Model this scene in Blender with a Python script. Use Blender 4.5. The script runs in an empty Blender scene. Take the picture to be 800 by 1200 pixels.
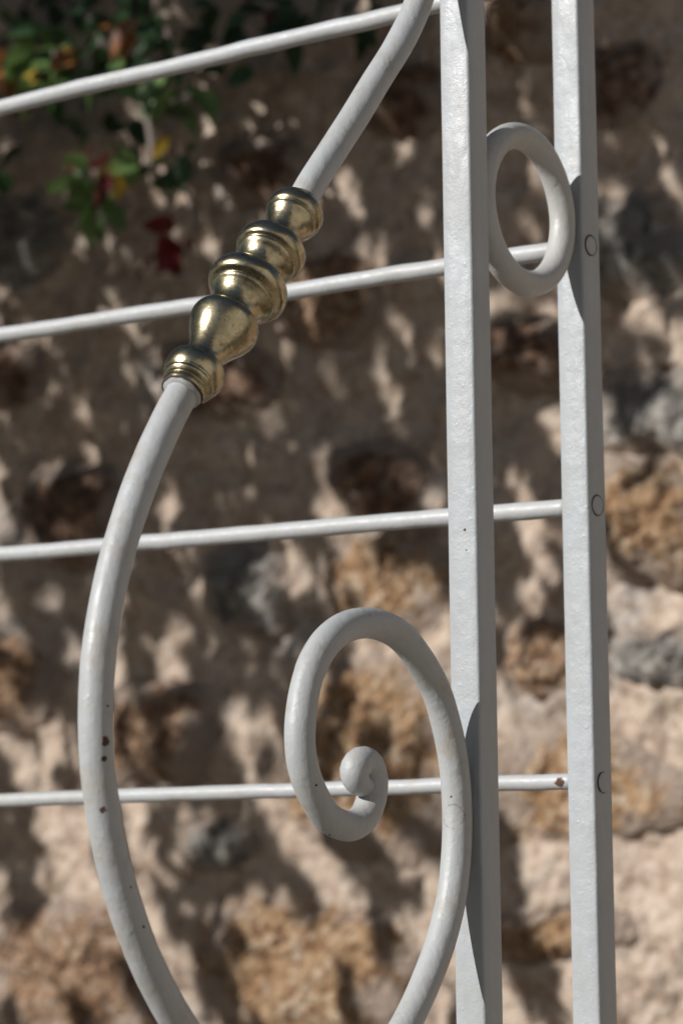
import bpy, bmesh, math, random
from mathutils import Vector, Matrix, noise
from math import radians as rad, sin, cos, pi

random.seed(7)
scene = bpy.context.scene
col = scene.collection

# ------------------------------------------------------------------ camera
H = 1.35                                   # height of the railing datum above the ground
F_PX, PITCH, YAW, ROLL = 3235.0, rad(6.575), rad(36.193), rad(-0.679)
CAM = Vector((0.8827, -1.4602, -0.2495 + H))
fwd = Vector((-sin(YAW) * cos(PITCH), cos(YAW) * cos(PITCH), sin(PITCH)))
rgt0 = Vector((cos(YAW), sin(YAW), 0)); up0 = rgt0.cross(fwd)
RGT = rgt0 * cos(ROLL) + up0 * sin(ROLL); UP = -rgt0 * sin(ROLL) + up0 * cos(ROLL)
cd = bpy.data.cameras.new('camera'); cam = bpy.data.objects.new('camera', cd); col.objects.link(cam)
cam.matrix_world = Matrix(((RGT.x, UP.x, -fwd.x, CAM.x), (RGT.y, UP.y, -fwd.y, CAM.y),
                           (RGT.z, UP.z, -fwd.z, CAM.z), (0, 0, 0, 1)))
cd.sensor_fit = 'VERTICAL'; cd.sensor_height = 36.0; cd.lens = F_PX / 1200 * 36.0
cd.clip_start = 0.05; cd.clip_end = 400
cd.dof.use_dof = True; cd.dof.focus_distance = 1.52; cd.dof.aperture_fstop = 10.2; cd.dof.aperture_blades = 0
scene.camera = cam

# ------------------------------------------------------------------ sky, sun, exposure
SUN = Vector((-0.50, -1.0, 0.58)).normalized()      # towards the sun
world = bpy.data.worlds.new('World'); scene.world = world; world.use_nodes = True
wn = world.node_tree.nodes; wl = world.node_tree.links
bg = wn['Background']; sky = wn.new('ShaderNodeTexSky'); sky.sky_type = 'NISHITA'; sky.sun_disc = False
sky.sun_elevation = math.asin(SUN.z); sky.sun_rotation = math.atan2(SUN.x, SUN.y)
wl.new(sky.outputs[0], bg.inputs[0]); bg.inputs[1].default_value = 0.05
sd = bpy.data.lights.new('sun', 'SUN'); sd.energy = 5.0; sd.angle = rad(0.53); sd.color = (1.0, 0.97, 0.935)
so = bpy.data.objects.new('sun', sd); col.objects.link(so)
so.rotation_euler = (-SUN).to_track_quat('-Z', 'Y').to_euler(); so.location = (-2, -6, 5)
vs = scene.view_settings; vs.view_transform = 'Standard'; vs.look = 'None'; vs.exposure = 0.15; vs.gamma = 1.0
vs.use_curve_mapping = False

# ------------------------------------------------------------------ measuring helpers
def ray(px, py): return (fwd * F_PX + RGT * (px - 400) + UP * (600 - py)).normalized()
def on_x(px, py, x=0.0):
    d = ray(px, py); return CAM + d * ((x - CAM.x) / d.x)
def on_y(px, py, y):
    d = ray(px, py); return CAM + d * ((y - CAM.y) / d.y)
def depth(p): return (p - CAM).dot(fwd)
def proj(p):
    d = p - CAM; w = d.dot(fwd)
    if w < 0.05: return None
    return (400 + F_PX * d.dot(RGT) / w, 600 - F_PX * d.dot(UP) / w)

# ------------------------------------------------------------------ object helpers
def tag(o, label=None, cat=None, group=None, kind=None):
    if label: o['label'] = label
    if cat: o['category'] = cat
    if group: o['group'] = group
    if kind: o['kind'] = kind
    return o
def empty(name, loc):
    o = bpy.data.objects.new(name, None); col.objects.link(o); o.location = loc; o.empty_display_size = 0.1
    return o
def meshobj(name, me, mat=None, parent=None):
    if mat is not None and not me.materials: me.materials.append(mat)
    o = bpy.data.objects.new(name, me); col.objects.link(o); o.parent = parent
    return o
def mesh(name, vs_, fs_, smooth=True):
    me = bpy.data.meshes.new(name); me.from_pydata([tuple(v) for v in vs_], [], fs_); me.update()
    if smooth:
        for p in me.polygons: p.use_smooth = True
    return me

# ------------------------------------------------------------------ material helpers
class NT:
    def __init__(s, name):
        s.m = bpy.data.materials.new(name); s.m.use_nodes = True
        s.t = s.m.node_tree; s.n = s.t.nodes; s.b = s.n['Principled BSDF']
        s.out = s.n['Material Output']
        s.co = s.n.new('ShaderNodeTexCoord').outputs['Object']
    def new(s, typ, **kw):
        n = s.n.new(typ)
        for k, v in kw.items(): setattr(n, k, v)
        return n
    def link(s, a, b): s.t.links.new(a, b)
    def put(s, sock, v):
        if hasattr(v, 'is_output') or isinstance(v, bpy.types.NodeSocket): s.link(v, sock)
        else: sock.default_value = v
    def noise(s, scale, detail=4, rough=0.55, vec=None, dist=0.0):
        n = s.new('ShaderNodeTexNoise'); s.link(vec if vec is not None else s.co, n.inputs['Vector'])
        n.inputs['Scale'].default_value = scale; n.inputs['Detail'].default_value = detail
        n.inputs['Roughness'].default_value = rough; n.inputs['Distortion'].default_value = dist
        return n.outputs['Fac']
    def voro(s, scale, feature='F1', out='Distance', rnd=1.0, vec=None):
        n = s.new('ShaderNodeTexVoronoi', feature=feature); s.link(vec if vec is not None else s.co, n.inputs['Vector'])
        n.inputs['Scale'].default_value = scale; n.inputs['Randomness'].default_value = rnd
        return n.outputs[out]
    def ramp(s, fac, stops):
        n = s.new('ShaderNodeValToRGB'); s.link(fac, n.inputs[0]); e = n.color_ramp.elements
        while len(e) < len(stops): e.new(0.5)
        for el, (p, c) in zip(e, stops):
            el.position = p; el.color = (c, c, c, 1) if isinstance(c, (int, float)) else (*c, 1)
        return n.outputs[0]
    def mix(s, fac, a, b, mode='MIX'):
        n = s.new('ShaderNodeMix', data_type='RGBA', blend_type=mode)
        s.put(n.inputs['Factor'], fac)
        for sock, v in ((n.inputs[6], a), (n.inputs[7], b)):
            if isinstance(v, tuple): sock.default_value = (*v, 1)
            else: s.link(v, sock)
        return n.outputs[2]
    def math(s, op, a, b=0.0, clamp=False):
        n = s.new('ShaderNodeMath', operation=op, use_clamp=clamp)
        s.put(n.inputs[0], a); s.put(n.inputs[1], b); return n.outputs[0]
    def dist(s, p):
        n = s.new('ShaderNodeVectorMath', operation='DISTANCE'); s.link(s.co, n.inputs[0])
        n.inputs[1].default_value = tuple(p); return n.outputs['Value']
    def bump(s, h, strength, distance, normal=None):
        n = s.new('ShaderNodeBump'); s.link(h, n.inputs['Height'])
        n.inputs['Strength'].default_value = strength; n.inputs['Distance'].default_value = distance
        if normal is not None: s.link(normal, n.inputs['Normal'])
        return n.outputs[0]
    def set(s, **kw):
        for k, v in kw.items():
            sock = s.b.inputs[k.replace('_', ' ')]
            if isinstance(v, tuple): sock.default_value = (*v, 1)
            else: s.put(sock, v)
        return s.m

def paint(name, base=(0.345, 0.37, 0.395), chips=(), rings=(), dirt=0.5, orange=1.0, specks=0.0):
    """old oil paint over iron: soft brush lumps, grime, chips down to rust at given places"""
    t = NT(name)
    mp = t.new('ShaderNodeMapping'); t.link(t.co, mp.inputs[0]); mp.inputs['Scale'].default_value = (1, 1, 0.3)
    big = t.noise(18, 3); mid = t.noise(150, 3, 0.5, mp.outputs[0]); fine = t.noise(700, 3, 0.6)
    c = t.mix(t.ramp(big, [(0.3, 0.0), (0.75, 1.0)]), base, (base[0] * 0.93, base[1] * 0.915, base[2] * 0.87))
    grime = t.math('MULTIPLY', t.ramp(t.noise(60, 6, 0.7), [(0.52, 0.0), (0.75, 1.0)]), dirt)
    c = t.mix(grime, c, (0.30, 0.26, 0.20))
    mask = None
    wob = t.math('MULTIPLY', t.math('SUBTRACT', t.noise(420, 4, 0.7), 0.5), 1.0)
    for (p, r) in chips:
        d = t.math('ADD', t.dist(p), t.math('MULTIPLY', wob, r * 2.4))
        k = t.math('LESS_THAN', d, r)
        mask = k if mask is None else t.math('MAXIMUM', mask, k)
    for (p, r, w) in rings:
        d = t.math('ABSOLUTE', t.math('SUBTRACT', t.math('ADD', t.dist(p), t.math('MULTIPLY', wob, r * 0.9)), r))
        k = t.math('MULTIPLY', t.math('LESS_THAN', d, w), t.math('GREATER_THAN', t.noise(150, 1), 0.46))
        c = t.mix(t.math('MULTIPLY', k, 0.6), c, (0.10, 0.09, 0.08))
    if specks:
        k = t.math('MULTIPLY', t.math('LESS_THAN', t.voro(95), 0.075 * specks), t.math('GREATER_THAN', t.noise(14, 2), 0.57))
        mask = k if mask is None else t.math('MAXIMUM', mask, k)
    rough = t.ramp(mid, [(0.3, 0.36), (0.7, 0.56)])
    lump = t.math('ADD', t.math('ADD', t.math('MULTIPLY', mid, 0.7), t.math('MULTIPLY', t.noise(55, 3, 0.5), 1.6)), t.math('MULTIPLY', fine, 0.30))
    blist = t.ramp(t.voro(210, rnd=1.0), [(0.0, 1.0), (0.28, 0.0)])
    blist = t.math('MULTIPLY', blist, t.ramp(t.noise(45, 2), [(0.5, 0.0), (0.62, 0.8)]))
    h = t.math('ADD', lump, t.math('MULTIPLY', blist, 0.35))
    if mask is not None:
        c = t.mix(mask, c, t.mix(fine, (0.028, 0.014, 0.009), (0.13, 0.055, 0.028)))
        h = t.math('SUBTRACT', h, t.math('MULTIPLY', mask, 0.9))
        rough = t.math('MAXIMUM', rough, t.math('MULTIPLY', mask, 0.85))
    nrm = t.bump(h, 0.55 * orange, 0.0009)
    return t.set(Base_Color=c, Roughness=rough, Normal=nrm, Specular_IOR_Level=0.45)

def flat(name, c, rough=0.6, metal=0.0):
    t = NT(name); n = t.noise(120, 3)
    cc = t.mix(n, tuple(0.8 * v for v in c), tuple(min(1, 1.2 * v) for v in c))
    return t.set(Base_Color=cc, Roughness=rough, Metallic=metal)

# wall stone materials
def stone_mat(name, stops, grav=85, scale=9):
    t = NT(name)
    geo = t.new('ShaderNodeNewGeometry').outputs['Position']
    cell = t.voro(grav, out='Color', vec=geo)
    sep = t.new('ShaderNodeSeparateColor'); t.link(cell, sep.inputs[0])
    f = t.math('ADD', t.math('MULTIPLY', sep.outputs[0], 0.6), t.math('MULTIPLY', t.noise(scale, 6, 0.65, geo), 0.75))
    f = t.math('SUBTRACT', f, 0.16)
    c = t.ramp(f, stops)
    c = t.mix(t.ramp(t.noise(24, 5, 0.7, geo), [(0.55, 0.0), (0.72, 0.6)]), c, (0.10, 0.075, 0.06))
    rim = t.new('ShaderNodeAttribute', attribute_name='rim').outputs['Fac']
    sm = t.math('ADD', t.math('MULTIPLY', t.noise(13, 5, 0.7, geo), 1.5), t.math('MULTIPLY', rim, 0.55))
    c = t.mix(t.ramp(t.math('MULTIPLY', sm, 0.5), [(0.545, 0.0), (0.63, 0.9)]), c, (0.42, 0.335, 0.275))
    h = t.math('ADD', t.math('MULTIPLY', t.voro(grav, vec=geo), -0.8), t.math('MULTIPLY', t.noise(260, 4, 0.65, geo), 0.6))
    return t.set(Base_Color=c, Roughness=0.85, Normal=t.bump(h, 1.0, 0.014), Specular_IOR_Level=0.35)
M = {}
M['ochre'] = stone_mat('ochre stone', [(0.15, (0.13, 0.065, 0.035)), (0.4, (0.35, 0.205, 0.105)), (0.65, (0.48, 0.32, 0.185)), (0.9, (0.60, 0.49, 0.37))])
M['rust'] = stone_mat('rusty stone', [(0.15, (0.10, 0.055, 0.035)), (0.45, (0.30, 0.175, 0.10)), (0.7, (0.43, 0.29, 0.185)), (0.92, (0.54, 0.43, 0.33))])
M['grey'] = stone_mat('grey stone', [(0.15, (0.09, 0.085, 0.08)), (0.45, (0.24, 0.225, 0.20)), (0.7, (0.36, 0.335, 0.30)), (0.92, (0.46, 0.43, 0.39))], 55)
M['brown'] = stone_mat('brown stone', [(0.15, (0.06, 0.035, 0.025)), (0.45, (0.17, 0.095, 0.06)), (0.7, (0.27, 0.17, 0.11)), (0.92, (0.38, 0.28, 0.21))])
def mortar_mat():
    t = NT('lime mortar')
    geo = t.new('ShaderNodeNewGeometry').outputs['Position']
    a = t.noise(3.2, 6, 0.65, geo); b = t.noise(22, 6, 0.7, geo); g = t.noise(230, 3, 0.7, geo)
    c = t.mix(t.ramp(a, [(0.35, 0.0), (0.65, 1.0)]), (0.46, 0.37, 0.30), (0.50, 0.41, 0.325))
    c = t.mix(t.ramp(b, [(0.42, 0.0), (0.67, 0.8)]), c, (0.26, 0.185, 0.135))
    c = t.mix(t.ramp(t.noise(6, 4, 0.6, geo), [(0.56, 0.0), (0.68, 0.7)]), c, (0.27, 0.255, 0.24))
    c = t.mix(t.ramp(g, [(0.35, 0.35), (0.5, 0.0)]), c, (0.16, 0.115, 0.085))
    sp = t.new('ShaderNodeSeparateColor'); t.link(t.voro(95, out='Color', vec=geo), sp.inputs[0])
    c = t.mix(t.ramp(sp.outputs[0], [(0.72, 0.0), (0.8, 0.3)]), c, (0.58, 0.50, 0.42))
    c = t.mix(t.ramp(sp.outputs[1], [(0.80, 0.0), (0.86, 0.4)]), c, (0.22, 0.14, 0.09))
    h = t.math('ADD', t.math('ADD', t.math('MULTIPLY', b, 1.4), t.math('MULTIPLY', g, 0.4)), t.math('MULTIPLY', t.voro(95, vec=geo), -0.5))
    return t.set(Base_Color=c, Roughness=0.9, Normal=t.bump(h, 0.8, 0.006), Specular_IOR_Level=0.25)
M['mortar'] = mortar_mat()

def ground_mat():
    t = NT('gravel ground')
    f = t.noise(6, 8, 0.7); g = t.noise(180, 3, 0.7)
    c = t.mix(f, (0.32, 0.27, 0.21), (0.45, 0.39, 0.32)); c = t.mix(t.ramp(g, [(0.4, 0.4), (0.6, 0.0)]), c, (0.16, 0.13, 0.10))
    return t.set(Base_Color=c, Roughness=0.95, Normal=t.bump(g, 0.6, 0.01))
M['ground'] = ground_mat()
def soil_mat():
    t = NT('dark soil'); f = t.noise(14, 8, 0.7); g = t.noise(120, 3, 0.7)
    return t.set(Base_Color=t.mix(f, (0.05, 0.038, 0.028), (0.11, 0.085, 0.062)), Roughness=0.95, Normal=t.bump(g, 0.8, 0.02))
M['soil'] = soil_mat()

def leaf_mat(name, a, b):
    t = NT(name)
    oi = t.new('ShaderNodeObjectInfo').outputs['Random']
    geo = t.new('ShaderNodeNewGeometry')
    f = t.math('MULTIPLY', t.math('ADD', geo.outputs['Random Per Island'], oi), 0.5)
    c = t.mix(f, a, b)
    m = t.set(Base_Color=c, Roughness=0.42, Specular_IOR_Level=0.45)
    tr = t.new('ShaderNodeBsdfTranslucent'); t.link(c, tr.inputs[0])
    mx = t.new('ShaderNodeMixShader'); mx.inputs[0].default_value = 0.3
    t.link(t.b.outputs[0], mx.inputs[1]); t.link(tr.outputs[0], mx.inputs[2]); t.link(mx.outputs[0], t.out.inputs[0])
    return m
M['green'] = leaf_mat('green leaf', (0.045, 0.10, 0.03), (0.17, 0.27, 0.085))
M['dark'] = leaf_mat('dark leaf', (0.02, 0.045, 0.02), (0.05, 0.10, 0.035))
M['red'] = leaf_mat('red leaf', (0.09, 0.010, 0.012), (0.15, 0.022, 0.02))
M['yellow'] = leaf_mat('yellow leaf', (0.42, 0.26, 0.03), (0.5, 0.36, 0.06))
M['orange'] = leaf_mat('orange leaf', (0.22, 0.07, 0.025), (0.30, 0.13, 0.035))
def bark_mat():
    t = NT('bark'); f = t.noise(40, 6, 0.7)
    return t.set(Base_Color=t.mix(f, (0.10, 0.08, 0.065), (0.27, 0.235, 0.21)), Roughness=0.9, Normal=t.bump(f, 0.8, 0.004))
M['bark'] = bark_mat()

# ------------------------------------------------------------------ ground
def build_ground():
    n = 60; S = 60.0; V = []; Fc = []
    for j in range(n + 1):
        for i in range(n + 1):
            u = (i / n * 2 - 1); v = (j / n * 2 - 1)
            x = S * u * abs(u); y = S * v * abs(v)
            V.append((x, y, 0.01 * noise.noise((x * 2, y * 2, 0)) - 0.012))
    for j in range(n):
        for i in range(n):
            a = j * (n + 1) + i; Fc.append((a, a + 1, a + n + 2, a + n + 1))
    o = meshobj('ground', mesh('ground', V, Fc), M['ground']); tag(o, 'pale gravelly earth at the foot of the stone wall', 'ground', kind='structure')
build_ground()
def build_bed():  # dark strip added out of view to cut ground bounce onto the wall
    n, m = 90, 14; V = []; Fc = []
    for j in range(m + 1):
        for i in range(n + 1):
            x = -4.2 + 6.8 * i / n; v = j / m; y = 0.55 + 1.06 * v + (0.05 * noise.noise((x * 1.4, 0, 3)) if j == 0 else 0)
            V.append((x, y, 0.012 + 0.06 * sin(pi * min(1, v * 1.2)) * (0.7 + 0.5 * noise.noise((x * 4, y * 4, 1)))))
    for j in range(m):
        for i in range(n):
            a = j * (n + 1) + i; Fc.append((a, a + 1, a + n + 2, a + n + 1))
    tag(meshobj('bounce_cutting_bed', mesh('bounce_cutting_bed', V, Fc), M['soil']), 'unseen strip of dark soil added to cut bounce light on the stone wall', 'light-absorbing bed', kind='structure')
build_bed()

# ------------------------------------------------------------------ rubble stone wall
WY = 1.60                                   # plane of the wall's face
wall = empty('stone_wall', (-0.8, WY + 0.2, 0))
tag(wall, 'rubble stone wall of ochre and grey stones in wide pinkish mortar, dappled by leaf shade', 'wall')
WOFF = -wall.location
PX_STONES = [   # outlines read off the photograph: material, proud (m), points
 ('ochre', .045, [(703, 548), (745, 536), (800, 540), (850, 560), (860, 640), (835, 690), (790, 690), (742, 682), (710, 655)]),
 ('grey', .030, [(700, 450), (745, 430), (800, 425), (850, 450), (840, 520), (780, 528), (720, 530), (700, 500)]),
 ('grey', .022, [(708, 752), (740, 742), (800, 738), (850, 750), (850, 800), (800, 812), (750, 800), (712, 785)]),
 ('ochre', .020, [(560, 900), (600, 868), (690, 858), (760, 880), (800, 905), (800, 960), (730, 985), (640, 992), (575, 980)]),
 ('ochre', .018, [(575, 1085), (620, 1068), (700, 1062), (755, 1075), (762, 1102), (700, 1118), (620, 1130), (580, 1120)]),
 ('ochre', .025, [(345, 850), (365, 800), (430, 770), (505, 775), (530, 830), (532, 930), (515, 995), (440, 1008), (370, 990), (340, 930)]),
 ('ochre', .022, [(235, 1085), (310, 1052), (400, 1060), (470, 1075), (490, 1140), (470, 1215), (380, 1235), (280, 1225), (230, 1160)]),
 ('rust', .022, [(-30, 1090), (30, 1060), (120, 1065), (190, 1085), (205, 1150), (190, 1220), (80, 1235), (-20, 1200)]),
 ('rust', .028, [(105, 830), (160, 800), (235, 810), (255, 860), (245, 905), (180, 925), (110, 915)]),
 ('grey', .018, [(212, 975), (250, 958), (292, 965), (302, 1000), (265, 1022), (222, 1012)]),
 ('ochre', .018, [(385, 660), (440, 628), (510, 630), (530, 680), (515, 735), (440, 745), (390, 715)]),
 ('grey', .018, [(245, 650), (290, 635), (335, 655), (345, 710), (320, 745), (270, 735), (245, 700)]),
 ('brown', .030, [(690, 70), (730, 48), (775, 60), (780, 110), (745, 145), (700, 150)]),
 ('brown', .028, [(425, 95), (465, 78), (525, 82), (535, 130), (500, 158), (440, 150)]),
 ('rust', .025, [(330, 320), (380, 296), (440, 305), (460, 350), (430, 400), (360, 408), (330, 370)]),
 ('grey', .022, [(690, 250), (740, 225), (810, 235), (830, 300), (800, 350), (730, 355), (692, 320)]),
 ('rust', .025, [(565, 20), (600, -20), (650, -15), (665, 40), (640, 75), (585, 70)]),
 ('brown', .030, [(575, 390), (610, 370), (660, 380), (670, 430), (640, 458), (585, 450)]),
 ('brown', .025, [(28, 575), (70, 550), (130, 558), (145, 610), (120, 655), (60, 662), (30, 630)]),
 ('brown', .026, [(385, 545), (420, 520), (480, 528), (500, 570), (470, 608), (405, 600)]),
 ('brown', .020, [(190, 420), (240, 400), (300, 410), (310, 455), (270, 490), (205, 480)]),
 ('grey', .020, [(-20, 250), (30, 235), (75, 255), (80, 310), (40, 340), (-20, 330)]),
 ('brown', .020, [(-40, 400), (20, 385), (60, 410), (55, 460), (0, 480), (-40, 460)]),
 ('rust', .022, [(-40, 760), (10, 745), (60, 770), (65, 830), (20, 860), (-40, 845)]),
 ('brown', .025, [(260, 180), (310, 160), (360, 175), (365, 225), (320, 250), (270, 235)]),
 ('rust', .020, [(600, 740), (640, 725), (680, 745), (680, 800), (640, 820), (600, 800)]),
]
def smooth_outline(pts, n):
    """closed Catmull-Rom in polar form about the centroid -> centre, function radius(angle)"""
    cx = sum(p[0] for p in pts) / len(pts); cz = sum(p[1] for p in pts) / len(pts)
    k = len(pts); dense = []
    for i in range(k):
        p0, p1, p2, p3 = (pts[(i + j - 1) % k] for j in range(4))
        for s in range(12):
            t = s / 12
            q = [0.5 * ((2 * p1[a]) + (p2[a] - p0[a]) * t + (2 * p0[a] - 5 * p1[a] + 4 * p2[a] - p3[a]) * t * t
                        + (3 * p1[a] - p0[a] - 3 * p2[a] + p3[a]) * t ** 3) for a in (0, 1)]
            dense.append(q)
    pol = sorted((math.atan2(q[1] - cz, q[0] - cx), math.hypot(q[0] - cx, q[1] - cz)) for q in dense)
    tab = []
    for i in range(n):
        a = -pi + 2 * pi * i / n
        best = min(pol, key=lambda t: abs((t[0] - a + pi) % (2 * pi) - pi)); tab.append(best[1])
    tab = [(tab[i - 1] + 2 * tab[i] + tab[(i + 1) % n]) / 4 for i in range(n)]
    return cx, cz, tab
STONES = []                                 # (cx, cz, table, rmax) for the mortar dips
def stone_mesh(cx, cz, tab, proud, rings, seed):
    n = len(tab); V = [(cx, cz, 0.0)]
    for r in range(1, rings + 1):
        rho = (r / rings) ** 0.85 * 1.22
        for i in range(n):
            a = -pi + 2 * pi * i / n
            jag = 1 + 0.16 * noise.noise((cos(a) * 2.2 + seed, sin(a) * 2.2, seed * .3)) + 0.03 * noise.noise((cos(a) * 9 + seed, sin(a) * 9, 3.1))
            V.append((cx + cos(a) * tab[i] * rho * jag, cz + sin(a) * tab[i] * rho * jag, rho))
    out = []
    for (x, z, rho) in V:
        e = max(0.0, 1 - (rho / 1.22) ** 4)
        h = proud * 1.25 * (1 - rho ** 2.6) if rho < 1 else -0.16 * (rho - 1)
        p = Vector((x, z, seed))
        h += (0.020 * noise.fractal(p * 9, 1.0, 2.1, 4) + 0.009 * noise.fractal(p * 38, 0.8, 2.0, 3)) * (0.35 + 0.65 * e)
        facet = noise.noise(p * 6.5); h += 0.012 * (abs(facet) - 0.2) * e + 0.004
        h += 0.0055 * noise.noise(p * 85) * e
        out.append((x, WY - h, z))
    Fc = [(0, 1 + i, 1 + (i + 1) % n) for i in range(n)]
    for r in range(1, rings):
        b0 = 1 + (r - 1) * n; b1 = 1 + r * n
        for i in range(n):
            j = (i + 1) % n; Fc.append((b0 + i, b1 + i, b1 + j, b0 + j))
    return out, Fc, [v[2] for v in V]
def add_stone(mat, proud, pts, n, rings, seed):
    cx, cz, tab = smooth_outline(pts, n)
    V, Fc, rim = stone_mesh(cx, cz, tab, proud, rings, seed)
    ctr = Vector((cx, WY, cz)); me = mesh('stone', [Vector(v) - ctr for v in V], Fc)
    at = me.attributes.new('rim', 'FLOAT', 'POINT'); at.data.foreach_set('value', rim)
    o = meshobj('stone', me, M[mat], wall); o.location = ctr + WOFF
    STONES.append((cx, cz, tab, max(tab)))
for k, (mat, proud, pts) in enumerate(PX_STONES):
    P = [on_y(x, y, WY) for x, y in pts]
    add_stone(mat, proud, [(p.x, p.z) for p in P], 80, 26, k * 3.7 + 1)
# the rest of the wall beyond the picture: coarser stones in rough courses
rs = random.Random(3)
WX0, WX1, WZ1 = -4.2, 2.6, 2.48
shapes_done = 0
z = 0.12
while z < WZ1 - 0.1:
    rowh = rs.uniform(0.15, 0.24); x = WX0 + rs.uniform(0.05, 0.2)
    while x < WX1 - 0.1:
        w = rs.uniform(0.16, 0.36); c = (x + w / 2, z + rowh / 2 + rs.uniform(-.03, .03))
        q = proj(Vector((c[0], WY, c[1])))
        inside = q and -110 < q[0] < 910 and -110 < q[1] < 1290
        clash = any(math.hypot((c[0] - s[0]), (c[1] - s[1])) < s[3] * 0.9 + w * 0.45 for s in STONES)
        if not inside and not clash and rs.random() < 0.85:
            m = rs.randint(7, 9); pts = []
            for i in range(m):
                a = 2 * pi * i / m; k = 0.43 * rs.uniform(0.85, 1.1)
                sx = abs(cos(a)) ** 0.6 * (1 if cos(a) > 0 else -1); sz = abs(sin(a)) ** 0.6 * (1 if sin(a) > 0 else -1)
                pts.append((c[0] + sx * k * w, c[1] + sz * k * rowh))
            add_stone(rs.choice(['ochre', 'rust', 'grey', 'brown', 'ochre', 'grey']), rs.uniform(.015, .035), pts, 24, 5, rs.uniform(0, 90))
        x += w + rs.uniform(0.03, 0.08)
    z += rowh + rs.uniform(0.03, 0.06)
def build_mortar():
    fx0 = on_y(-60, 600, WY).x; fx1 = on_y(860, 600, WY).x
    fz0 = on_y(0, 1250, WY).z; fz1 = on_y(800, -60, WY).z
    def axis(a, b, lo, hi, fine, coarse):
        out = [a]
        while out[-1] < b - 1e-6:
            step = fine if lo - fine < out[-1] < hi else coarse
            nx = out[-1] + step
            if out[-1] < lo < nx: nx = lo
            out.append(min(nx, b))
        return out
    X = axis(WX0, WX1, fx0, fx1, 0.0055, 0.035); Z = axis(-0.05, WZ1, fz0, fz1, 0.0055, 0.035)
    nx, nz = len(X), len(Z)
    hgt = []
    for zz in Z:
        for xx in X:
            p = Vector((xx, zz, 4.2))
            hgt.append(0.024 * noise.fractal(p * 4.5, 1.0, 2.0, 3) + 0.012 * noise.fractal(p * 20, 0.85, 2.0, 4) + 0.003 * noise.noise(p * 90))
    import bisect
    for (cx, cz, tab, rm) in STONES:
        n = len(tab); R = rm * 1.35
        i0 = bisect.bisect_left(X, cx - R); i1 = bisect.bisect_right(X, cx + R)
        j0 = bisect.bisect_left(Z, cz - R); j1 = bisect.bisect_right(Z, cz + R)
        for j in range(j0, j1):
            for i in range(i0, i1):
                dx, dz = X[i] - cx, Z[j] - cz; a = math.atan2(dz, dx)
                rho = math.hypot(dx, dz) / tab[int((a + pi) / (2 * pi) * n) % n]
                if rho < 0.9: hgt[j * nx + i] -= 0.045 * min(1, (0.9 - rho) * 5)
    V = []
    for j, zz in enumerate(Z):
        for i, xx in enumerate(X): V.append((xx + WOFF.x, WY - hgt[j * nx + i] + WOFF.y, zz))
    Fc = []
    for j in range(nz - 1):
        for i in range(nx - 1):
            a = j * nx + i; Fc.append((a, a + 1, a + nx + 1, a + nx))
    o = meshobj('mortar_face', mesh('mortar_face', V, Fc), M['mortar'], wall)
    # the wall's body behind its face
    bm = bmesh.new(); bmesh.ops.create_cube(bm, size=1)
    for v in bm.verts:
        v.co = Vector(((WX0 + WX1) / 2 + v.co.x * (WX1 - WX0 - .02), WY + 0.29 + v.co.y * 0.42, WZ1 / 2 - 0.03 + v.co.z * (WZ1 - .04))) + WOFF
    me = bpy.data.meshes.new('wall_core'); bm.to_mesh(me); bm.free(); meshobj('wall_core', me, M['mortar'], wall)
build_mortar()

# ------------------------------------------------------------------ railing
rail = empty('iron_railing', (0, 0, 0))
tag(rail, 'white painted wrought iron railing corner with scrolls, ring and a brass turned ornament', 'railing')
S = 0.020; L = 0.1264
RZ = 0.1244 + H; RR, Rr = 0.0453, 0.0081
TOP = 0.62 + H

def bar_mesh(name, h, z0, z1, seed, segs=60):
    """square bar with softened edges and slight hammered unevenness"""
    ch = 0.0016; pr = []
    for (sx, sy) in ((1, 1), (-1, 1), (-1, -1), (1, -1)):
        a, b = (sx * (h - ch), sy * h), (sx * h, sy * (h - ch)); mcorner = (sx * (h - ch * .29), sy * (h - ch * .29))
        tri = [b, mcorner, a] if sx * sy > 0 else [a, mcorner, b]
        pr += tri
    # ordered anticlockwise with points midway on each face
    pts = []
    for i, p in enumerate(pr):
        pts.append(p)
        if i % 3 == 2:
            q = pr[(i + 1) % 12]
            for s in (0.33, 0.67): pts.append((p[0] + (q[0] - p[0]) * s, p[1] + (q[1] - p[1]) * s))
    n = len(pts); V = []; Fc = []
    for k in range(segs + 1):
        zz = z0 + (z1 - z0) * k / segs
        for (x, y) in pts:
            w = 1 + 0.010 * noise.noise((x * 60 + seed, y * 60, zz * 22)) + 0.008 * noise.noise((seed, 0, zz * 9))
            V.append((x * w, y * w, zz))
    for k in range(segs):
        for i in range(n):
            j = (i + 1) % n; Fc.append((k * n + i, k * n + j, k * n + n + j, k * n + n + i))
    Fc.append(tuple(range(n - 1, -1, -1))); Fc.append(tuple(range(segs * n, segs * n + n)))
    return mesh(name, V, Fc)

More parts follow.
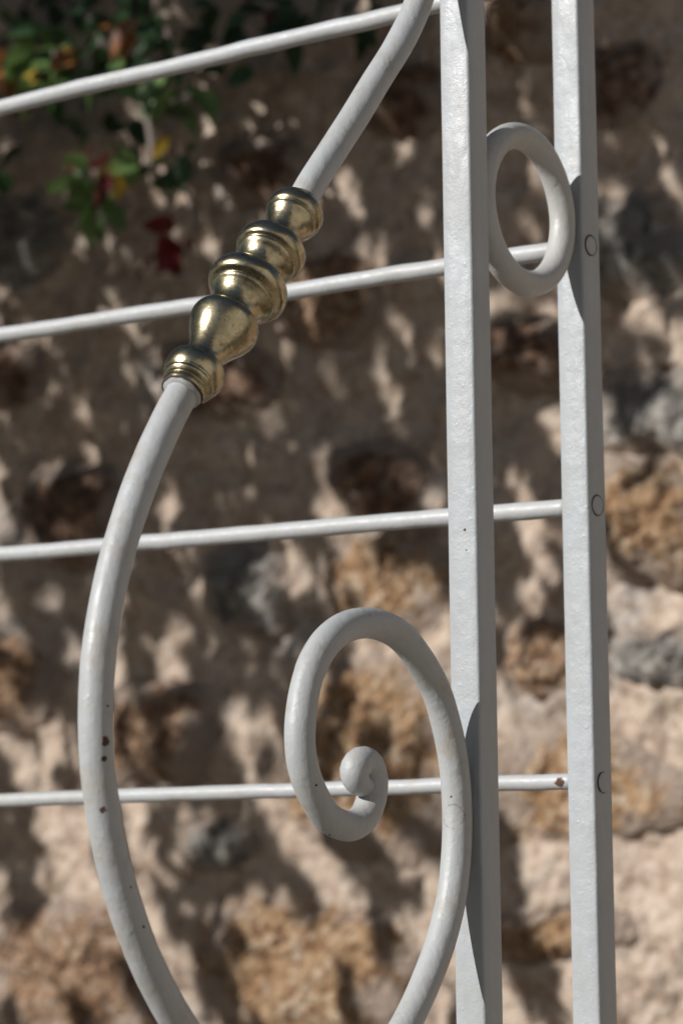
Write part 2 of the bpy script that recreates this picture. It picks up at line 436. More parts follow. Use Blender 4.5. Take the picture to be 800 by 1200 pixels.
def tube(path, rads, sides=28, wob=0.0, seed=0, up=Vector((1, 0, 0)), caps=True):
    V = []; Fc = []; n = sides; m = len(path)
    for k, p in enumerate(path):
        t = (path[min(k + 1, m - 1)] - path[max(k - 1, 0)]).normalized()
        u = (up - t * up.dot(t)).normalized(); v = t.cross(u); r = rads[k] if isinstance(rads, (list, tuple)) else rads
        for i in range(n):
            a = 2 * pi * i / n; d = u * cos(a) + v * sin(a)
            w = 1 + (wob * noise.noise((p + d * 0.01) * 35 + Vector((seed, 0, 0))) if wob else 0)
            V.append(p + d * r * w)
    for k in range(m - 1):
        for i in range(n):
            j = (i + 1) % n; Fc.append((k * n + i, k * n + j, (k + 1) * n + j, (k + 1) * n + i))
    if caps:
        for end, k, sgn in ((0, 0, -1), (1, m - 1, 1)):
            t = (path[1] - path[0]).normalized() if end == 0 else (path[-1] - path[-2]).normalized()
            c = len(V); V.append(path[k] + t * sgn * (rads[k] if isinstance(rads, (list, tuple)) else rads) * 0.25)
            for i in range(n):
                j = (i + 1) % n
                Fc.append((k * n + j, k * n + i, c) if end == 0 else (k * n + i, k * n + j, c))
    return V, Fc

def spline(P, step=0.004, smooth=3):
    P = [Vector(p) for p in P]; out = []
    for i in range(len(P) - 1):
        p0 = P[i - 1] if i else P[0] * 2 - P[1]; p1, p2 = P[i], P[i + 1]; p3 = P[i + 2] if i + 2 < len(P) else P[-1] * 2 - P[-2]
        n = max(2, int((p2 - p1).length / step))
        for s in range(n):
            t = s / n
            out.append(0.5 * ((2 * p1) + (p2 - p0) * t + (2 * p0 - 5 * p1 + 4 * p2 - p3) * t * t + (3 * p1 - p0 - 3 * p2 + p3) * t ** 3))
    out.append(P[-1])
    for _ in range(smooth):
        out = [out[0]] + [(out[i - 1] + 2 * out[i] + out[i + 1]) / 4 for i in range(1, len(out) - 1)] + [out[-1]]
    return out

# posts
post_paint_far = paint('old white paint on corner post', orange=1.5, dirt=0.25)
chipL = [(Vector((0.002, -0.0101, on_y(543, 621, -L - .01).z)), 0.0008), (Vector((0.003, -0.0101, on_y(543, 645, -L - .01).z)), 0.0005)]
post_paint_near = paint('old white paint on scroll post', orange=1.2, dirt=0.25, chips=chipL)
pR = meshobj('post', bar_mesh('post', S / 2, -0.05, TOP, 3, 260), post_paint_far, rail); pR.rotation_euler.z = rad(-2.5)
pL = meshobj('post', bar_mesh('post', S / 2, -0.05, TOP, 11, 260), post_paint_near, rail); pL.location = (0, -L, 0)
pL.rotation_euler.z = rad(1.0)
# rods: heights at the corner post and slight tilts as they hang
rod_px = [((0, 125.5), (500, 8.5)), ((0, 393.5), (630, 297)), ((0, 650), (640, 598)), ((0, 937), (650, 917))]
rodZ = []
for k, (a, b) in enumerate(rod_px):
    A = on_y(*a, 0.0); B = on_y(*b, 0.0); sl = (B.z - A.z) / (B.x - A.x)
    f = lambda x: B.z + (x - B.x) * sl
    rodZ.append((f(0), sl))
rod_sp = rodZ[2][0] - rodZ[3][0]
for k in (1, 2, 3): rodZ.append((rodZ[3][0] - rod_sp * k, 0.0))
rod_r = [0.0059, 0.0057, 0.0057, 0.0050, 0.0054, 0.0054, 0.0054]
chip_rod = on_y(655, 917, -0.005)
rod_mats = [paint('white paint on rod', base=(0.40, 0.415, 0.43), specks=0.7, dirt=0.4),
            paint('white paint on chipped rod', base=(0.40, 0.415, 0.43), specks=0.7, dirt=0.4, chips=[(chip_rod, 0.0030)])]
RX0 = -1.30
for k, (z0, sl) in enumerate(rodZ):
    pts = [Vector((RX0 + (-0.0095 - RX0) * i / 200, 0.0012 * noise.noise((i * .05, k * 5, 0)), 0)) for i in range(201)]
    for p in pts: p.z = z0 + sl * p.x + 0.0016 * noise.noise((p.x * 7, k * 3.3, 2)) + 0.0004 * noise.noise((p.x * 40, k, 5))
    V, Fc = tube(pts, rod_r[k], 20, 0.07, k, up=Vector((0, 0, 1)))
    meshobj('rod', mesh('rod', V, Fc), rod_mats[1 if k == 3 else 0], rail)
# far end post of the rods, outside the picture
pE = meshobj('post', bar_mesh('post', S / 2, -0.05, TOP, 23, 60), rod_mats[0], rail); pE.location = (RX0, 0, 0)
# riveted rod ends on the outer face of the corner post
ink = flat('dark rusty seam', (0.035, 0.024, 0.018), 0.8)
def rivet(z0, yoff, arc0, arc1, rr, wmin):
    n = 36; x0 = S / 2 + 0.0001
    V = []; Fc = []
    for r_, x_ in ((rr, x0 - 0.0006), (rr, x0 + 0.0003), (rr * 0.85, x0 + 0.0006), (rr * .4, x0 + .0007)):
        for i in range(n): a = 2 * pi * i / n; V.append((x_, yoff + r_ * cos(a), z0 + r_ * sin(a) * 1.05))
    V.append((x0 + .0007, yoff, z0))
    for k in range(3):
        for i in range(n): j = (i + 1) % n; Fc.append((k * n + i, k * n + j, (k + 1) * n + j, (k + 1) * n + i))
    for i in range(n): Fc.append((3 * n + i, 3 * n + (i + 1) % n, 4 * n))
    hd = meshobj('rivet_head', mesh('rivet_head', V, Fc), post_paint_far, pR)
    m = 40; path = []; rad_ = []
    for i in range(m + 1):
        t = i / m; a = arc0 + (arc1 - arc0) * t
        path.append(Vector((x0 + .0002, yoff + rr * cos(a), z0 + rr * 1.05 * sin(a))))
        rad_.append(wmin * (0.6 + 0.8 * abs(noise.noise((t * 5, z0, 1)))) * (0.35 + 0.65 * sin(pi * min(1, max(0, t * 1.0))) if abs(arc1 - arc0) < 6 else 1))
    V, Fc = tube(path, rad_, 8)
    meshobj('seam', mesh('seam', V, Fc), ink, pR)
rivet(on_x(692, 288, S / 2).z, -0.001, 0, 2 * pi, 0.0060, 0.00055)
rivet(on_x(697, 592, S / 2).z, 0.000, 0, 2 * pi, 0.0060, 0.00045)
rivet(on_x(706, 917, S / 2).z, -0.0005, rad(75), rad(285), 0.0060, 0.0008)

# ring between the posts
def ring_mesh():
    V = []; Fc = []; n, m = 128, 32; yc = -L / 2
    for i in range(n):
        a = 2 * pi * i / n
        for j in range(m):
            b = 2 * pi * j / m
            w = Rr * (1 + 0.035 * noise.noise((cos(a) * 2.4, sin(a) * 2.4, cos(b) + 4)))
            q = RR + w * cos(b)
            V.append((w * sin(b), yc + q * cos(a), RZ + q * sin(a)))
    for i in range(n):
        for j in range(m):
            a, b = (i + 1) % n, (j + 1) % m; Fc.append((i * m + j, a * m + j, a * m + b, i * m + b))
    return mesh('ring', V, Fc)
ring_paint = paint('cream paint on ring', base=(0.40, 0.402, 0.395), orange=1.3, dirt=0.4,
                   chips=[(on_x(589, 175, 0.007), 0.0009), (on_x(574, 286, .008), 0.0007)])
meshobj('ring', ring_mesh(), ring_paint, rail)

# scroll: one bent round bar in the plane x = 0, traced as a line in that plane
upper_px = [(366, 214), (389, 178), (414.5, 138), (440, 96), (465, 56), (484, 18), (496, -18)]
lower_px = [(206, 474), (193, 500), (171, 550), (153, 600), (138, 650), (126, 700), (118, 750), (113.5, 800), (112.5, 850), (114.5, 900),
            (121, 950), (130, 1000), (143.5, 1050), (160, 1100), (182, 1150), (210, 1200), (250, 1252), (305, 1292), (365, 1302),
            (420, 1275), (453, 1237), (476, 1200), (499, 1150), (517, 1100), (529, 1050), (534.5, 1000), (535.5, 950), (532, 900),
            (523, 850), (507, 800), (476, 752), (452, 735), (428.5, 729.5), (404, 735), (385, 749), (370, 770), (357.5, 805), (351, 860), (357, 908),
            (378, 952), (393, 964), (409, 969), (424, 961), (434, 941), (438, 918), (436, 900), (430, 892), (422, 891), (416, 898), (414.5, 909), (418, 918), (425, 922), (432, 921)]
UPP = [on_x(*p) for p in upper_px]; LOW = [on_x(*p) for p in lower_px]
# above the picture: on to the post and round into a second scroll
yt = -L - S / 2 - 0.0082; zt = UPP[-1].z
UPP += [Vector((0, yt - 0.004, zt + 0.045)), Vector((0, yt, zt + 0.085)), Vector((0, yt - 0.010, zt + 0.135)), Vector((0, yt - 0.045, zt + 0.175)),
        Vector((0, yt - 0.09, zt + 0.17)), Vector((0, yt - 0.115, zt + 0.13)), Vector((0, yt - 0.10, zt + 0.095)), Vector((0, yt - 0.07, zt + 0.095)),
        Vector((0, yt - 0.062, zt + 0.115))]
BR = 0.0083
LOW = [on_x(170 + 190 / 3.478, 190 + 880 / 3.478)] + LOW; UPP = [on_x(170 + 600 / 3.478, 190 + 226 / 3.478)] + UPP
low = spline(LOW, 0.003, 4); upp = spline(UPP, 0.003, 4)
lr = []
for k, p in enumerate(low):
    e = len(low) - 1 - k
    lr.append(BR * (1.03 if e > 60 else 1.0) * (1.0 if e > 7 else 0.55 + 0.45 * (e / 7) ** 0.7))
def front(px, py):
    d = ray(px, py); c0 = on_x(px, py); best = None
    for k in range(60):
        p = c0 - d * (0.03 - k * 0.0005)
        m = min((p - q).length for q in low)
        if m < BR * 1.02: return p
        if best is None or m < best[0]: best = (m, p)
    return best[1]
chips_s = [(front(124, 868), 0.0023), (front(123, 872), 0.0013), (front(122, 889), 0.0014), (front(121, 949), 0.0017), (front(168, 1086), .0009), (front(370, 920), .0007),
           (front(503, 1060), 0.0007), (front(96, 845), .0010), (front(126, 827), .0008), (front(386, 979), 0.0010), (front(153, 1040), .0006)]
scroll_paint = paint('old white paint on scroll', base=(0.365, 0.381, 0.393), orange=1.3, dirt=0.75, chips=chips_s, specks=0.8,
                     rings=[(front(530, 957), 0.0068, 0.00028)])
V, Fc = tube(low, lr, 40, 0.03, 2); sc = meshobj('scroll_bar', mesh('scroll_bar', V, Fc), scroll_paint, rail)
V, Fc = tube(upp, [BR] * len(upp), 40, 0.03, 5); meshobj('scroll_bar', mesh('scroll_bar', V, Fc), scroll_paint, rail)

# brass turned ornament on the scroll
def brass_mat():
    t = NT('tarnished brass')
    a = t.noise(70, 6, 0.7); b = t.noise(300, 4, 0.7); s = t.voro(330)
    tar = t.ramp(a, [(0.38, 0.0), (0.72, 1.0)])
    c = t.mix(tar, (0.44, 0.385, 0.25), (0.25, 0.205, 0.125))
    c = t.mix(t.ramp(b, [(0.55, 0.0), (0.72, 0.8)]), c, (0.09, 0.06, 0.035))
    r = t.ramp(a, [(0.3, 0.17), (0.75, 0.36)])
    return t.set(Base_Color=c, Metallic=1.0, Roughness=r, Normal=t.bump(t.math('ADD', b, t.math('MULTIPLY', a, 1.5)), 0.25, 0.0006))
M['brass'] = brass_mat()
zx = lambda x, y: on_x(170 + x / 3.478, 190 + y / 3.478)
A0 = zx(160, 925); A1 = zx(668, 118); AX = (A1 - A0); AL = AX.length; AX.normalize()
print('ornament length', AL, 'bar r', BR, 'depth', depth(A0), depth(A1))
PXM = lambda zr: zr / 3.478 * depth((A0 + A1) / 2) / F_PX       # zoomed radius -> metres
def st(x, y): return (zx(x, y) - A0).dot(AX)
def lathe(prof, sides=64):
    u = Vector((1, 0, 0)); v = AX.cross(u).normalized(); V = []; Fc = []
    for (s, r) in prof:
        for i in range(sides):
            a = 2 * pi * i / sides; V.append(A0 + AX * s + (u * cos(a) + v * sin(a)) * r)
    for k in range(len(prof) - 1):
        for i in range(sides):
            j = (i + 1) % sides; Fc.append((k * sides + i, k * sides + j, (k + 1) * sides + j, (k + 1) * sides + i))
    return V, Fc
def prof_spline(K, n=6):
    out = []
    for i in range(len(K) - 1):
        p0 = K[max(i - 1, 0)]; p1 = K[i]; p2 = K[i + 1]; p3 = K[min(i + 2, len(K) - 1)]
        for s in range(n):
            t = s / n
            out.append(tuple(0.5 * ((2 * p1[a]) + (p2[a] - p0[a]) * t + (2 * p0[a] - 5 * p1[a] + 4 * p2[a] - p3[a]) * t * t
                                    + (3 * p1[a] - p0[a] - 3 * p2[a] + p3[a]) * t ** 3) for a in (0, 1)))
    out.append(K[-1]); return out
orn = meshobj('brass_ornament', mesh('core', *lathe([(0, BR * 1.06), (.92 * AL, BR * 1.06)], 32)), M['brass'], rail)
orn['label'] = 'tarnished brass ornament of turned beads and a vase'
def bead(name, K):
    """K: list of (fraction of the ornament's length, radius in zoomed pixels)"""
    pr = prof_spline([(f * AL, PXM(r)) for f, r in K]); V, Fc = lathe(pr)
    return meshobj(name, mesh(name, V, Fc), M['brass'], orn)
bead('base_bead', [(-.012, 60), (-.018, 80), (-.012, 88), (.0, 91), (.01, 89), (.016, 97), (.026, 106), (.036, 106), (.044, 113), (.06, 121), (.079, 124), (.098, 120), (.114, 107), (.122, 87), (.124, 70)])
bead('vase', [(.116, 60), (.121, 79), (.134, 76), (.15, 76), (.175, 82), (.205, 95), (.235, 113), (.265, 131), (.29, 142), (.308, 145), (.326, 140), (.341, 126), (.349, 108), (.351, 80)])
bead('large_bead', [(.345, 70), (.348, 100), (.356, 98), (.37, 96), (.39, 100), (.41, 110), (.428, 126), (.438, 137), (.444, 140), (.449, 136), (.453, 140), (.463, 158), (.478, 169), (.496, 170), (.516, 163), (.534, 145), (.545, 120), (.548, 80)])
bead('middle_bead', [(.543, 70), (.546, 95), (.556, 92), (.57, 91), (.59, 97), (.61, 110), (.625, 125), (.633, 131), (.638, 131), (.643, 127), (.647, 131), (.655, 142), (.667, 148), (.685, 149), (.704, 142), (.719, 125), (.728, 100), (.731, 70)])
bead('small_bead', [(.725, 60), (.728, 80), (.738, 75), (.757, 73), (.78, 77), (.805, 88), (.825, 101), (.837, 110), (.844, 112), (.849, 108), (.853, 112), (.862, 120), (.877, 123), (.894, 121), (.912, 110), (.924, 92), (.93, 77), (.942, 75), (.947, 62)])
# smear of white paint where the bar enters the base bead
V, Fc = lathe([(-.019 * AL - .0012, BR * .95), (-.019 * AL - .001, PXM(74)), (-.019 * AL, PXM(81)), (-.016 * AL, PXM(84))], 48)
V = [v + AX * 0.0012 * noise.noise(v * 170) for v in V]
meshobj('paint_rim', mesh('paint_rim', V, Fc), scroll_paint, orn)

V, Fc = lathe([(-.0185 * AL, PXM(83)), (-.0155 * AL, PXM(88.5)), (-.012 * AL, PXM(89)), (-.009 * AL, PXM(86))], 48)
V = [v + AX * 0.0006 * noise.noise(v * 260) for v in V]
meshobj('seam', mesh('seam', V, Fc), ink, orn)

# ------------------------------------------------------------------ leaves
def leaf_mesh(name, mat, ln, wd, fold=0.25, curl=0.2, serr=0.0):
    pts = [(0.0, 0.0), (0.12, 0.30), (0.35, 0.5), (0.62, 0.42), (0.84, 0.22), (1.0, 0.0)]
    V = []; Fc = []
    mid = [Vector((0, t * ln, -curl * ln * t * t)) for t, _ in pts]
    V += mid
    for sgn in (-1, 1):
        for (t, w) in pts[1:-1]:
            V.append(Vector((sgn * w * wd, t * ln, -curl * ln * t * t + fold * w * wd)))
    n = len(pts)
    for s in (0, 1):
        b = n + s * (n - 2)
        for k in range(n - 1):
            a0, a1 = k, k + 1
            e0 = b + k - 1 if k > 0 else None; e1 = b + k if k < n - 2 else None
            f = [a0, a1] + ([e1] if e1 is not None else []) + ([e0] if e0 is not None else [])
            if len(f) >= 3: Fc.append(tuple(f) if s == 1 else tuple(reversed(f)))
    me = mesh(name, V, Fc); me.materials.append(mat); return me
def orient(d, roll_):
    d = d.normalized(); q = d.to_track_quat('Y', 'Z'); return q @ Matrix.Rotation(roll_, 4, 'Y').to_quaternion()

# ---- creeper hanging on the wall, top left of the picture
creeper = empty('climbing_shrub', (-2.75, WY - 0.08, 0))
tag(creeper, 'leafy climbing shrub with green, red and yellow leaves hanging down the stone wall', 'shrub')
COFF = -creeper.location
rv = random.Random(11)
leafkinds = {}
for k, (ln, wd) in {'green': (.046, .028), 'dark': (.044, .026), 'red': (.044, .030), 'yellow': (.034, .024), 'orange': (.042, .022)}.items():
    leafkinds[k] = [leaf_mesh('leaf', M[k], ln * s, wd * s * w, rv.uniform(.1, .4), rv.uniform(0, .35)) for s, w in ((1, 1), (.8, 1.1), (1.15, .9))]
def put_leaf(p, kind, d=None, scale=1.0):
    me = rv.choice(leafkinds[kind]); o = meshobj('leaf', me, None, creeper); o.location = p + COFF
    if d is None: d = Vector((rv.uniform(-1, 1), rv.uniform(-.9, .3), rv.uniform(-1.2, .35)))
    o.rotation_mode = 'QUATERNION'; o.rotation_quaternion = orient(d, rv.uniform(-1.2, 1.2)); s = 1.15 * scale * rv.uniform(.8, 1.2); o.scale = (s, s, s)
def stem(pts, r0, r1, name='stem'):
    P = spline(pts, 0.02, 2); m = len(P)
    V, Fc = tube([p + COFF for p in P], [r0 + (r1 - r0) * k / (m - 1) for k in range(m)], 8, 0.15, 1, up=Vector((0, 1, 0.1)))
    meshobj(name, mesh(name, V, Fc), M['bark'], creeper)
def cp(px, py, off): return on_y(px, py, WY - off)
# main stems (the trunk climbs the wall left of the picture)
stem([Vector((-2.75, WY - .07, 0)), Vector((-2.72, WY - .06, .7)), Vector((-2.6, WY - .07, 1.5)), Vector((-2.0, WY - .09, 2.38)), Vector((-1.4, WY - .1, 2.42)), Vector((-0.9, WY - .1, 2.43))], .028, .010)
stem([Vector((-2.1, WY - .08, 2.4)), cp(-60, -80, .12), cp(40, -30, .13), cp(120, 40, .15), cp(155, 100, .16), cp(173, 128, .17), cp(180, 165, .17), cp(177, 200, .17)], .012, .006)
stem([cp(173, 128, .17), cp(205, 170, .12), cp(222, 235, .10), cp(240, 310, .09)], .0045, .002)
stem([cp(120, 40, .15), cp(110, 110, .2), cp(115, 190, .22), cp(118, 262, .22)], .004, .002)
stem([cp(40, -30, .13), cp(60, 40, .2), cp(70, 110, .22)], .004, .002)
stem([cp(173, 128, .17), cp(200, 120, .2), cp(232, 108, .2)], .003, .0015)
clusters = [('green', 62, 50, 26, 40, 10, .22), ('green', 75, 95, 30, 26, 9, .20), ('dark', 95, 120, 40, 40, 6, .15), ('green', 200, 108, 30, 16, 9, .22),
            ('green', 108, 215, 20, 30, 10, .24), ('green', 112, 255, 16, 26, 8, .24), ('dark', 150, 170, 30, 60, 5, .12), ('red', 112, 192, 16, 14, 5, .25),
            ('yellow', 137, 206, 8, 7, 2, .26), ('red', 205, 272, 14, 16, 3, .12), ('red', 196, 296, 6, 8, 2, .12), ('orange', 6, 70, 14, 26, 6, .2),
            ('yellow', 30, 90, 22, 14, 5, .2), ('orange', 85, 60, 10, 8, 2, .2), ('green', 135, 75, 18, 25, 6, .2), ('dark', 40, 30, 60, 50, 16, .12),
            ('dark', 220, 30, 90, 50, 38, .1), ('dark', 330, 30, 70, 40, 28, .1), ('dark', 430, 15, 40, 30, 12, .08), ('dark', 40, 130, 50, 60, 14, .1), ('dark', 110, 30, 110, 40, 40, .2), ('dark', 170, 90, 60, 40, 14, .2), ('green', 165, 190, 20, 20, 4, .2), ('dark', 200, 190, 24, 24, 8, .1),  # dark leaves thickened along the top to deepen the black foliage shade
            ('green', 128, 58, 30, 30, 5, .2), ('yellow', 195, 160, 8, 8, 1, .2), ('red', 300, 10, 12, 12, 2, .15), ('orange', 150, 30, 40, 20, 3, .2)]
for (k, x, y, sx, sy, n, off) in clusters:
    for _ in range(n):
        put_leaf(cp(rv.gauss(x, sx * .6), rv.gauss(y, sy * .6), off + rv.uniform(-.05, .06)), k)
# its dense mass above and to the left of the picture: one joined mesh
def leaf_cloud(name, mat, items, parent, off, kind=None):
    """items: (position, direction, length, width)"""
    V = []; Fc = []
    for (p, d, ln, wd, rl) in items:
        q = orient(d, rl); base = len(V)
        for (x, y, z_) in ((0, 0, 0), (-.36 * wd, .28 * ln, .12 * wd), (-.5 * wd, .55 * ln, .15 * wd), (0, ln, -.15 * ln), (.5 * wd, .55 * ln, .15 * wd), (.36 * wd, .28 * ln, .12 * wd), (0, .5 * ln, -.03 * ln)):
            V.append(p + off + (q @ Vector((x, y, z_))))
        for a, b in ((0, 1), (1, 2), (2, 3), (3, 4), (4, 5), (5, 0)): Fc.append((base + 6, base + b, base + a))
    o = meshobj(name, mesh(name, V, Fc), mat, parent)
    if kind: o['kind'] = kind
    return o
items = []
while len(items) < 1700:
    x = rv.uniform(-2.9, -0.95); zz = rv.gauss(2.2, .17); yy = WY - abs(rv.gauss(0.05, 0.22)) - .03
    p = Vector((x, yy, zz)); q = proj(p)
    if q and -70 < q[0] < 870 and q[1] > -75: continue
    items.append((p, Vector((rv.uniform(-1, 1), rv.uniform(-1, .3), rv.uniform(-1.1, .3))), rv.uniform(.035, .055), rv.uniform(.022, .034), rv.uniform(-1, 1)))
leaf_cloud('foliage', M['dark'], items, creeper, COFF, 'stuff')

# ---- small tree whose branches reach over the railing and dapple the wall
LIGHT = [  # share of sunlight on the wall, 100 px squares of the photograph
 [.02, .03, .03, .03, .05, .25, .15, .12], [.08, .10, .08, .06, .05, .30, .25, .12], [.25, .28, .22, .10, .12, .12, .10, .30],
 [.18, .12, .08, .15, .18, .18, .20, .30], [.12, .10, .08, .10, .25, .28, .20, .50], [.18, .12, .08, .12, .25, .35, .40, .90],
 [.12, .20, .12, .25, .55, .40, .50, .90], [.18, .45, .25, .55, .85, .55, .60, .97], [.15, .40, .35, .55, .85, .65, .80, 1.0],
 [.30, .40, .55, .65, .60, .55, 1.0, 1.0], [.50, .50, .55, .60, .50, .40, .70, 1.0], [.60, .60, .55, .60, .50, .45, .65, 1.0]]
tree = empty('overhanging_tree', (-2.7, -1.3, 0))
tag(tree, 'small leafy tree reaching over the railing, its leaves dappling the stone wall', 'tree')
TOFF = -tree.location
rt = random.Random(5)
sdir = Vector((-0.50, -1.0, 0.58))
def shade_density(px, py):
    i = min(7, max(0, int(px // 100))); j = min(11, max(0, int(py // 100))); return LIGHT[j][i]
titems = []; cell = 50
def outside(q, m=110): return q is None or q[1] < -m or q[0] < -m - 30 or q[0] > 930
for cy in range(-150, 1350, cell):
    for cx_ in range(-200, 1000, cell):
        li = shade_density(cx_ + cell / 2, cy + cell / 2)
        if li >= 0.99: continue
        lam = -math.log(max(li, 0.02)) * 0.42       # clumps for that share of light
        n = int(lam) + (1 if rt.random() < lam - int(lam) else 0)
        for _ in range(n):
            px_, py_ = cx_ + rt.uniform(0, cell), cy + rt.uniform(0, cell)
            t = rt.uniform(1.0, 1.9)
            while t < 3.4 and not outside(proj(on_y(px_, py_, WY) + sdir * t), 150): t += 0.1
            if t >= 3.4: continue
            t += abs(rt.gauss(0, .22)); lean = rt.gauss(.42, .16); sp = rt.uniform(.6, 1.4)
            for _l in range(rt.randint(8, 13)):
                u = rt.gauss(0, 74) * sp; v = rt.gauss(0, 9)
                P = on_y(px_ + u * lean + v, py_ + u * .87 - v * .4, WY); Q = P + sdir * (t + rt.gauss(0, .05))
                if not outside(proj(Q), 60): continue
                d = Vector((rt.gauss(.25, .25), rt.gauss(-.1, .35), -1 + rt.gauss(0, .3)))
                ln = rt.uniform(.06, .115); titems.append((Q - d.normalized() * ln * .5, d, ln, ln * rt.uniform(.45, .62), rt.uniform(-.7, .7)))
SPOTS = [on_y(x, y, WY - o) for x, y, o in ((200, 108, .2), (222, 106, .2), (75, 100, .2), (115, 250, .24), (105, 235, .24), (137, 205, .26), (65, 50, .22), (30, 95, .2),
         (8, 70, .2), (175, 140, .17), (180, 190, .17), (112, 192, .25), (150, 40, .2), (140, 90, .2))]
def gap(Q):
    for sp in SPOTS:
        k = (Q - sp).dot(SUN)
        if k > 0 and (Q - sp - SUN * k).length < .045: return True
    return False
titems = [i for i in titems if not gap(i[0] + i[1].normalized() * i[2] * .5)]
# high crown added to screen skylight off the wall; its cast shade misses the picture
high = []
while len(high) < 2200:
    Q = Vector((rt.uniform(-4.2, -1.2), rt.uniform(-2.6, -.3), rt.gauss(3.0, .45)))
    if Q.z < 1.9: continue
    q = proj(Q)
    if not outside(q, 60): continue
    P = Q - sdir * (WY - Q.y); q = proj(P)
    if q and -120 < q[0] < 920 and -60 < q[1] < 1260: continue
    if Q.y < 0.1:
        tt = max(0, -0.25 - Q.y); g = Q - sdir * tt * -1.0
        g = Vector((Q.x + .5 * tt, 0, Q.z - .58 * tt))
        if -1.1 < g.x < .5 and g.z < H + .8: continue
    high.append((Q, Vector((rt.gauss(0, .6), rt.gauss(0, .6), -.6 + rt.gauss(0, .4))), rt.uniform(.09, .15), rt.uniform(.06, .085), rt.uniform(-1, 1)))
titems += high
print('tree leaves', len(titems))
leaf_cloud('crown', M['dark'], titems, tree, TOFF)
# trunk, limbs and twigs to clumps of those leaves
def tstem(name, pts, r0, r1, sides=8):
    P = spline(pts, 0.04, 2); m = len(P)
    V, Fc = tube([p + TOFF for p in P], [r0 + (r1 - r0) * k / (m - 1) for k in range(m)], sides, 0.12, 2, up=Vector((0.3, 1, 0.1)))
    meshobj(name, mesh(name, V, Fc), M['bark'], tree)
trunk_top = Vector((-2.62, -1.25, H + 0.95))
tstem('trunk', [Vector((-2.7, -1.3, -.03)), Vector((-2.73, -1.33, .7)), Vector((-2.66, -1.27, 1.4)), trunk_top], .055, .035, 14)
centers = [titems[rt.randrange(len(titems))][0] for _ in range(34)]
for c in centers:
    top = trunk_top + Vector((rt.uniform(-.02, .02), rt.uniform(-.02, .02), rt.uniform(-.5, 0)))
    midp = top.lerp(c, .5) + Vector((0, 0, .18 + rt.uniform(0, .12)))
    path_ok = all((lambda q: q is None or not (-60 < q[0] < 860 and -60 < q[1] < 1260))(proj(top.lerp(c, s / 8) + Vector((0, 0, .72 * (s / 8) * (1 - s / 8))))) for s in range(9))
    def clear(p):
        if p.y < -0.05:
            k = -0.25 - p.y; g = p - sdir * k
            if -1.0 < g.x < .25 and g.z < H + .7: return False
        q = proj(p - sdir * (WY - p.y)); return q is None or not (-20 < q[0] < 820 and -20 < q[1] < 1220) or shade_density(*q) < .3
    pp = spline([top, midp, c + Vector((0, 0, .05))], .04, 2)
    if path_ok and all(clear(p) for p in pp): tstem('branch', [top, midp, c + Vector((0, 0, .05))], .014, .003)

# ---- unseen clipped hedge behind the viewer, added to block low sky light
hedge = empty('sky_blocking_hedge', (-1.0, -6.2, 0))
tag(hedge, 'unseen dark green hedge behind the viewer, added to block low sky light', 'hedge')
rh = random.Random(9); hi = []
for _ in range(9000):
    x = rh.uniform(-8, 8); zz = 2.7 * rh.random() ** 0.8; yy = rh.uniform(-.5, .5)
    if rh.random() < .6: yy = .45 + rh.gauss(0, .05)
    hi.append((Vector((x - 1.0, -6.2 + yy, zz + .05 * noise.noise((x * 3, 0, 0)))), Vector((rh.gauss(0, .7), .6 + rh.gauss(0, .5), rh.gauss(0, .7))), rh.uniform(.09, .16), rh.uniform(.06, .10), rh.uniform(-1, 1)))
leaf_cloud('hedge_leaves', M['dark'], hi, hedge, -hedge.location, 'stuff')
for i in range(9):
    P = [Vector((-8 + i * 2 + .1 * k * (-1) ** k, .05 * k, k * .6 - .03)) for k in range(5)]
    V, Fc = tube(P, [.05, .045, .035, .025, .012], 7, up=Vector((0, 1, 0))); meshobj('stem', mesh('stem', V, Fc), M['bark'], hedge)
bm = bmesh.new(); bmesh.ops.create_cube(bm, size=1)
for v in bm.verts: v.co = Vector((v.co.x * 15.8, v.co.y * .7, 1.25 + v.co.z * 2.5))
bmesh.ops.subdivide_edges(bm, edges=bm.edges[:], cuts=12, use_grid_fill=True)
for v in bm.verts: v.co += noise.noise_vector(v.co * 1.5) * .09
me = bpy.data.meshes.new('hedge_core'); bm.to_mesh(me); bm.free(); meshobj('hedge_core', me, M['dark'], hedge)

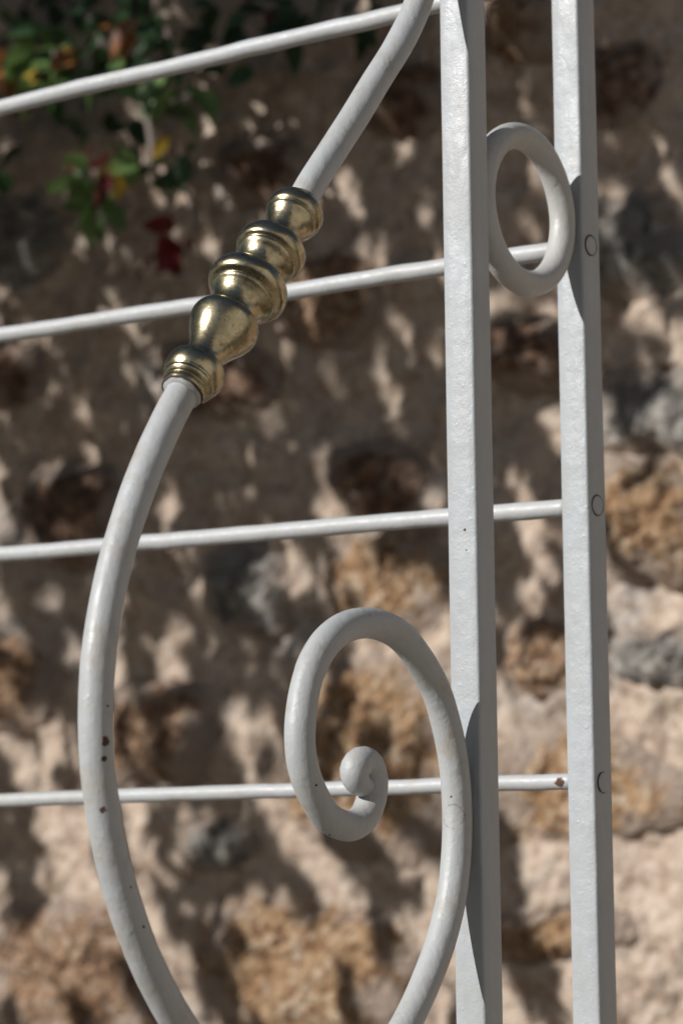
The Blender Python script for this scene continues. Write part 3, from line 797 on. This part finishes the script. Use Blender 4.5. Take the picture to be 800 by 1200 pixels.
# ---- the house added out of view on the right to bounce fill light
fill_house = empty('fill_house', (2.5, -3.2, 0))
tag(fill_house, 'unseen added cream house front beside the garden path', 'fill_house')
def render_mat():
    t = NT('cream render'); f = t.noise(3, 6, 0.6); g = t.noise(160, 3, 0.7)
    return t.set(Base_Color=t.mix(f, (0.62, 0.585, 0.53), (0.70, 0.67, 0.62)), Roughness=0.9, Normal=t.bump(g, 0.4, 0.004))
M['render'] = render_mat(); M['wood'] = flat('painted shutter wood', (0.20, 0.26, 0.27), 0.5); M['pane'] = flat('window pane', (0.02, 0.025, 0.03), 0.08)
def boxp(name, x0, x1, y0, y1, z0, z1, mat, parent):
    V = [(x, y, z_) for z_ in (z0, z1) for y in (y0, y1) for x in (x0, x1)]
    Fc = [(0, 2, 3, 1), (4, 5, 7, 6), (0, 1, 5, 4), (2, 6, 7, 3), (0, 4, 6, 2), (1, 3, 7, 5)]
    return meshobj(name, mesh(name, V, Fc, False), mat, parent)
# front wall in pieces round its openings (local y from -3 to 3, door 0..0.95, window -1.9..-0.9)
for (y0, y1, z0, z1) in ((-3, -1.9, -.03, 3.4), (-1.9, -.9, -.03, .95), (-1.9, -.9, 2.1, 3.4), (-.9, .3, -.03, 3.4), (.3, 1.25, 2.1, 3.4), (1.25, 3.6, -.03, 3.4)):
    boxp('wall', 0, .3, y0, y1, z0, z1, M['render'], fill_house)
dr = boxp('door', .10, .15, .302, 1.248, .02, 2.098, M['wood'], fill_house)
boxp('handle', .04, .098, 1.12, 1.15, 1.02, 1.05, M['brass'], dr)
wd = boxp('window', .12, .13, -1.898, -.902, .952, 2.098, M['pane'], fill_house)
for (y0, y1, z0, z1) in ((-1.897, -1.84, .953, 2.097), (-.96, -.903, .953, 2.097), (-1.838, -.962, .953, 1.01), (-1.838, -.962, 2.04, 2.097), (-1.42, -1.38, 1.012, 2.038)):
    boxp('frame', .07, .118, y0, y1, z0, z1, M['wood'], wd)
V = [(-.25, -3.2, 3.402), (-.25, 3.8, 3.402), (2.4, 3.8, 4.7), (2.4, -3.2, 4.7), (-.25, -3.2, 3.5), (-.25, 3.8, 3.5), (2.4, 3.8, 4.8), (2.4, -3.2, 4.8)]
meshobj('roof', mesh('roof', V, [(0, 1, 2, 3), (7, 6, 5, 4), (0, 4, 5, 1), (1, 5, 6, 2), (2, 6, 7, 3), (3, 7, 4, 0)], False), flat('roof tile', (0.30, 0.13, 0.08), .8), fill_house)
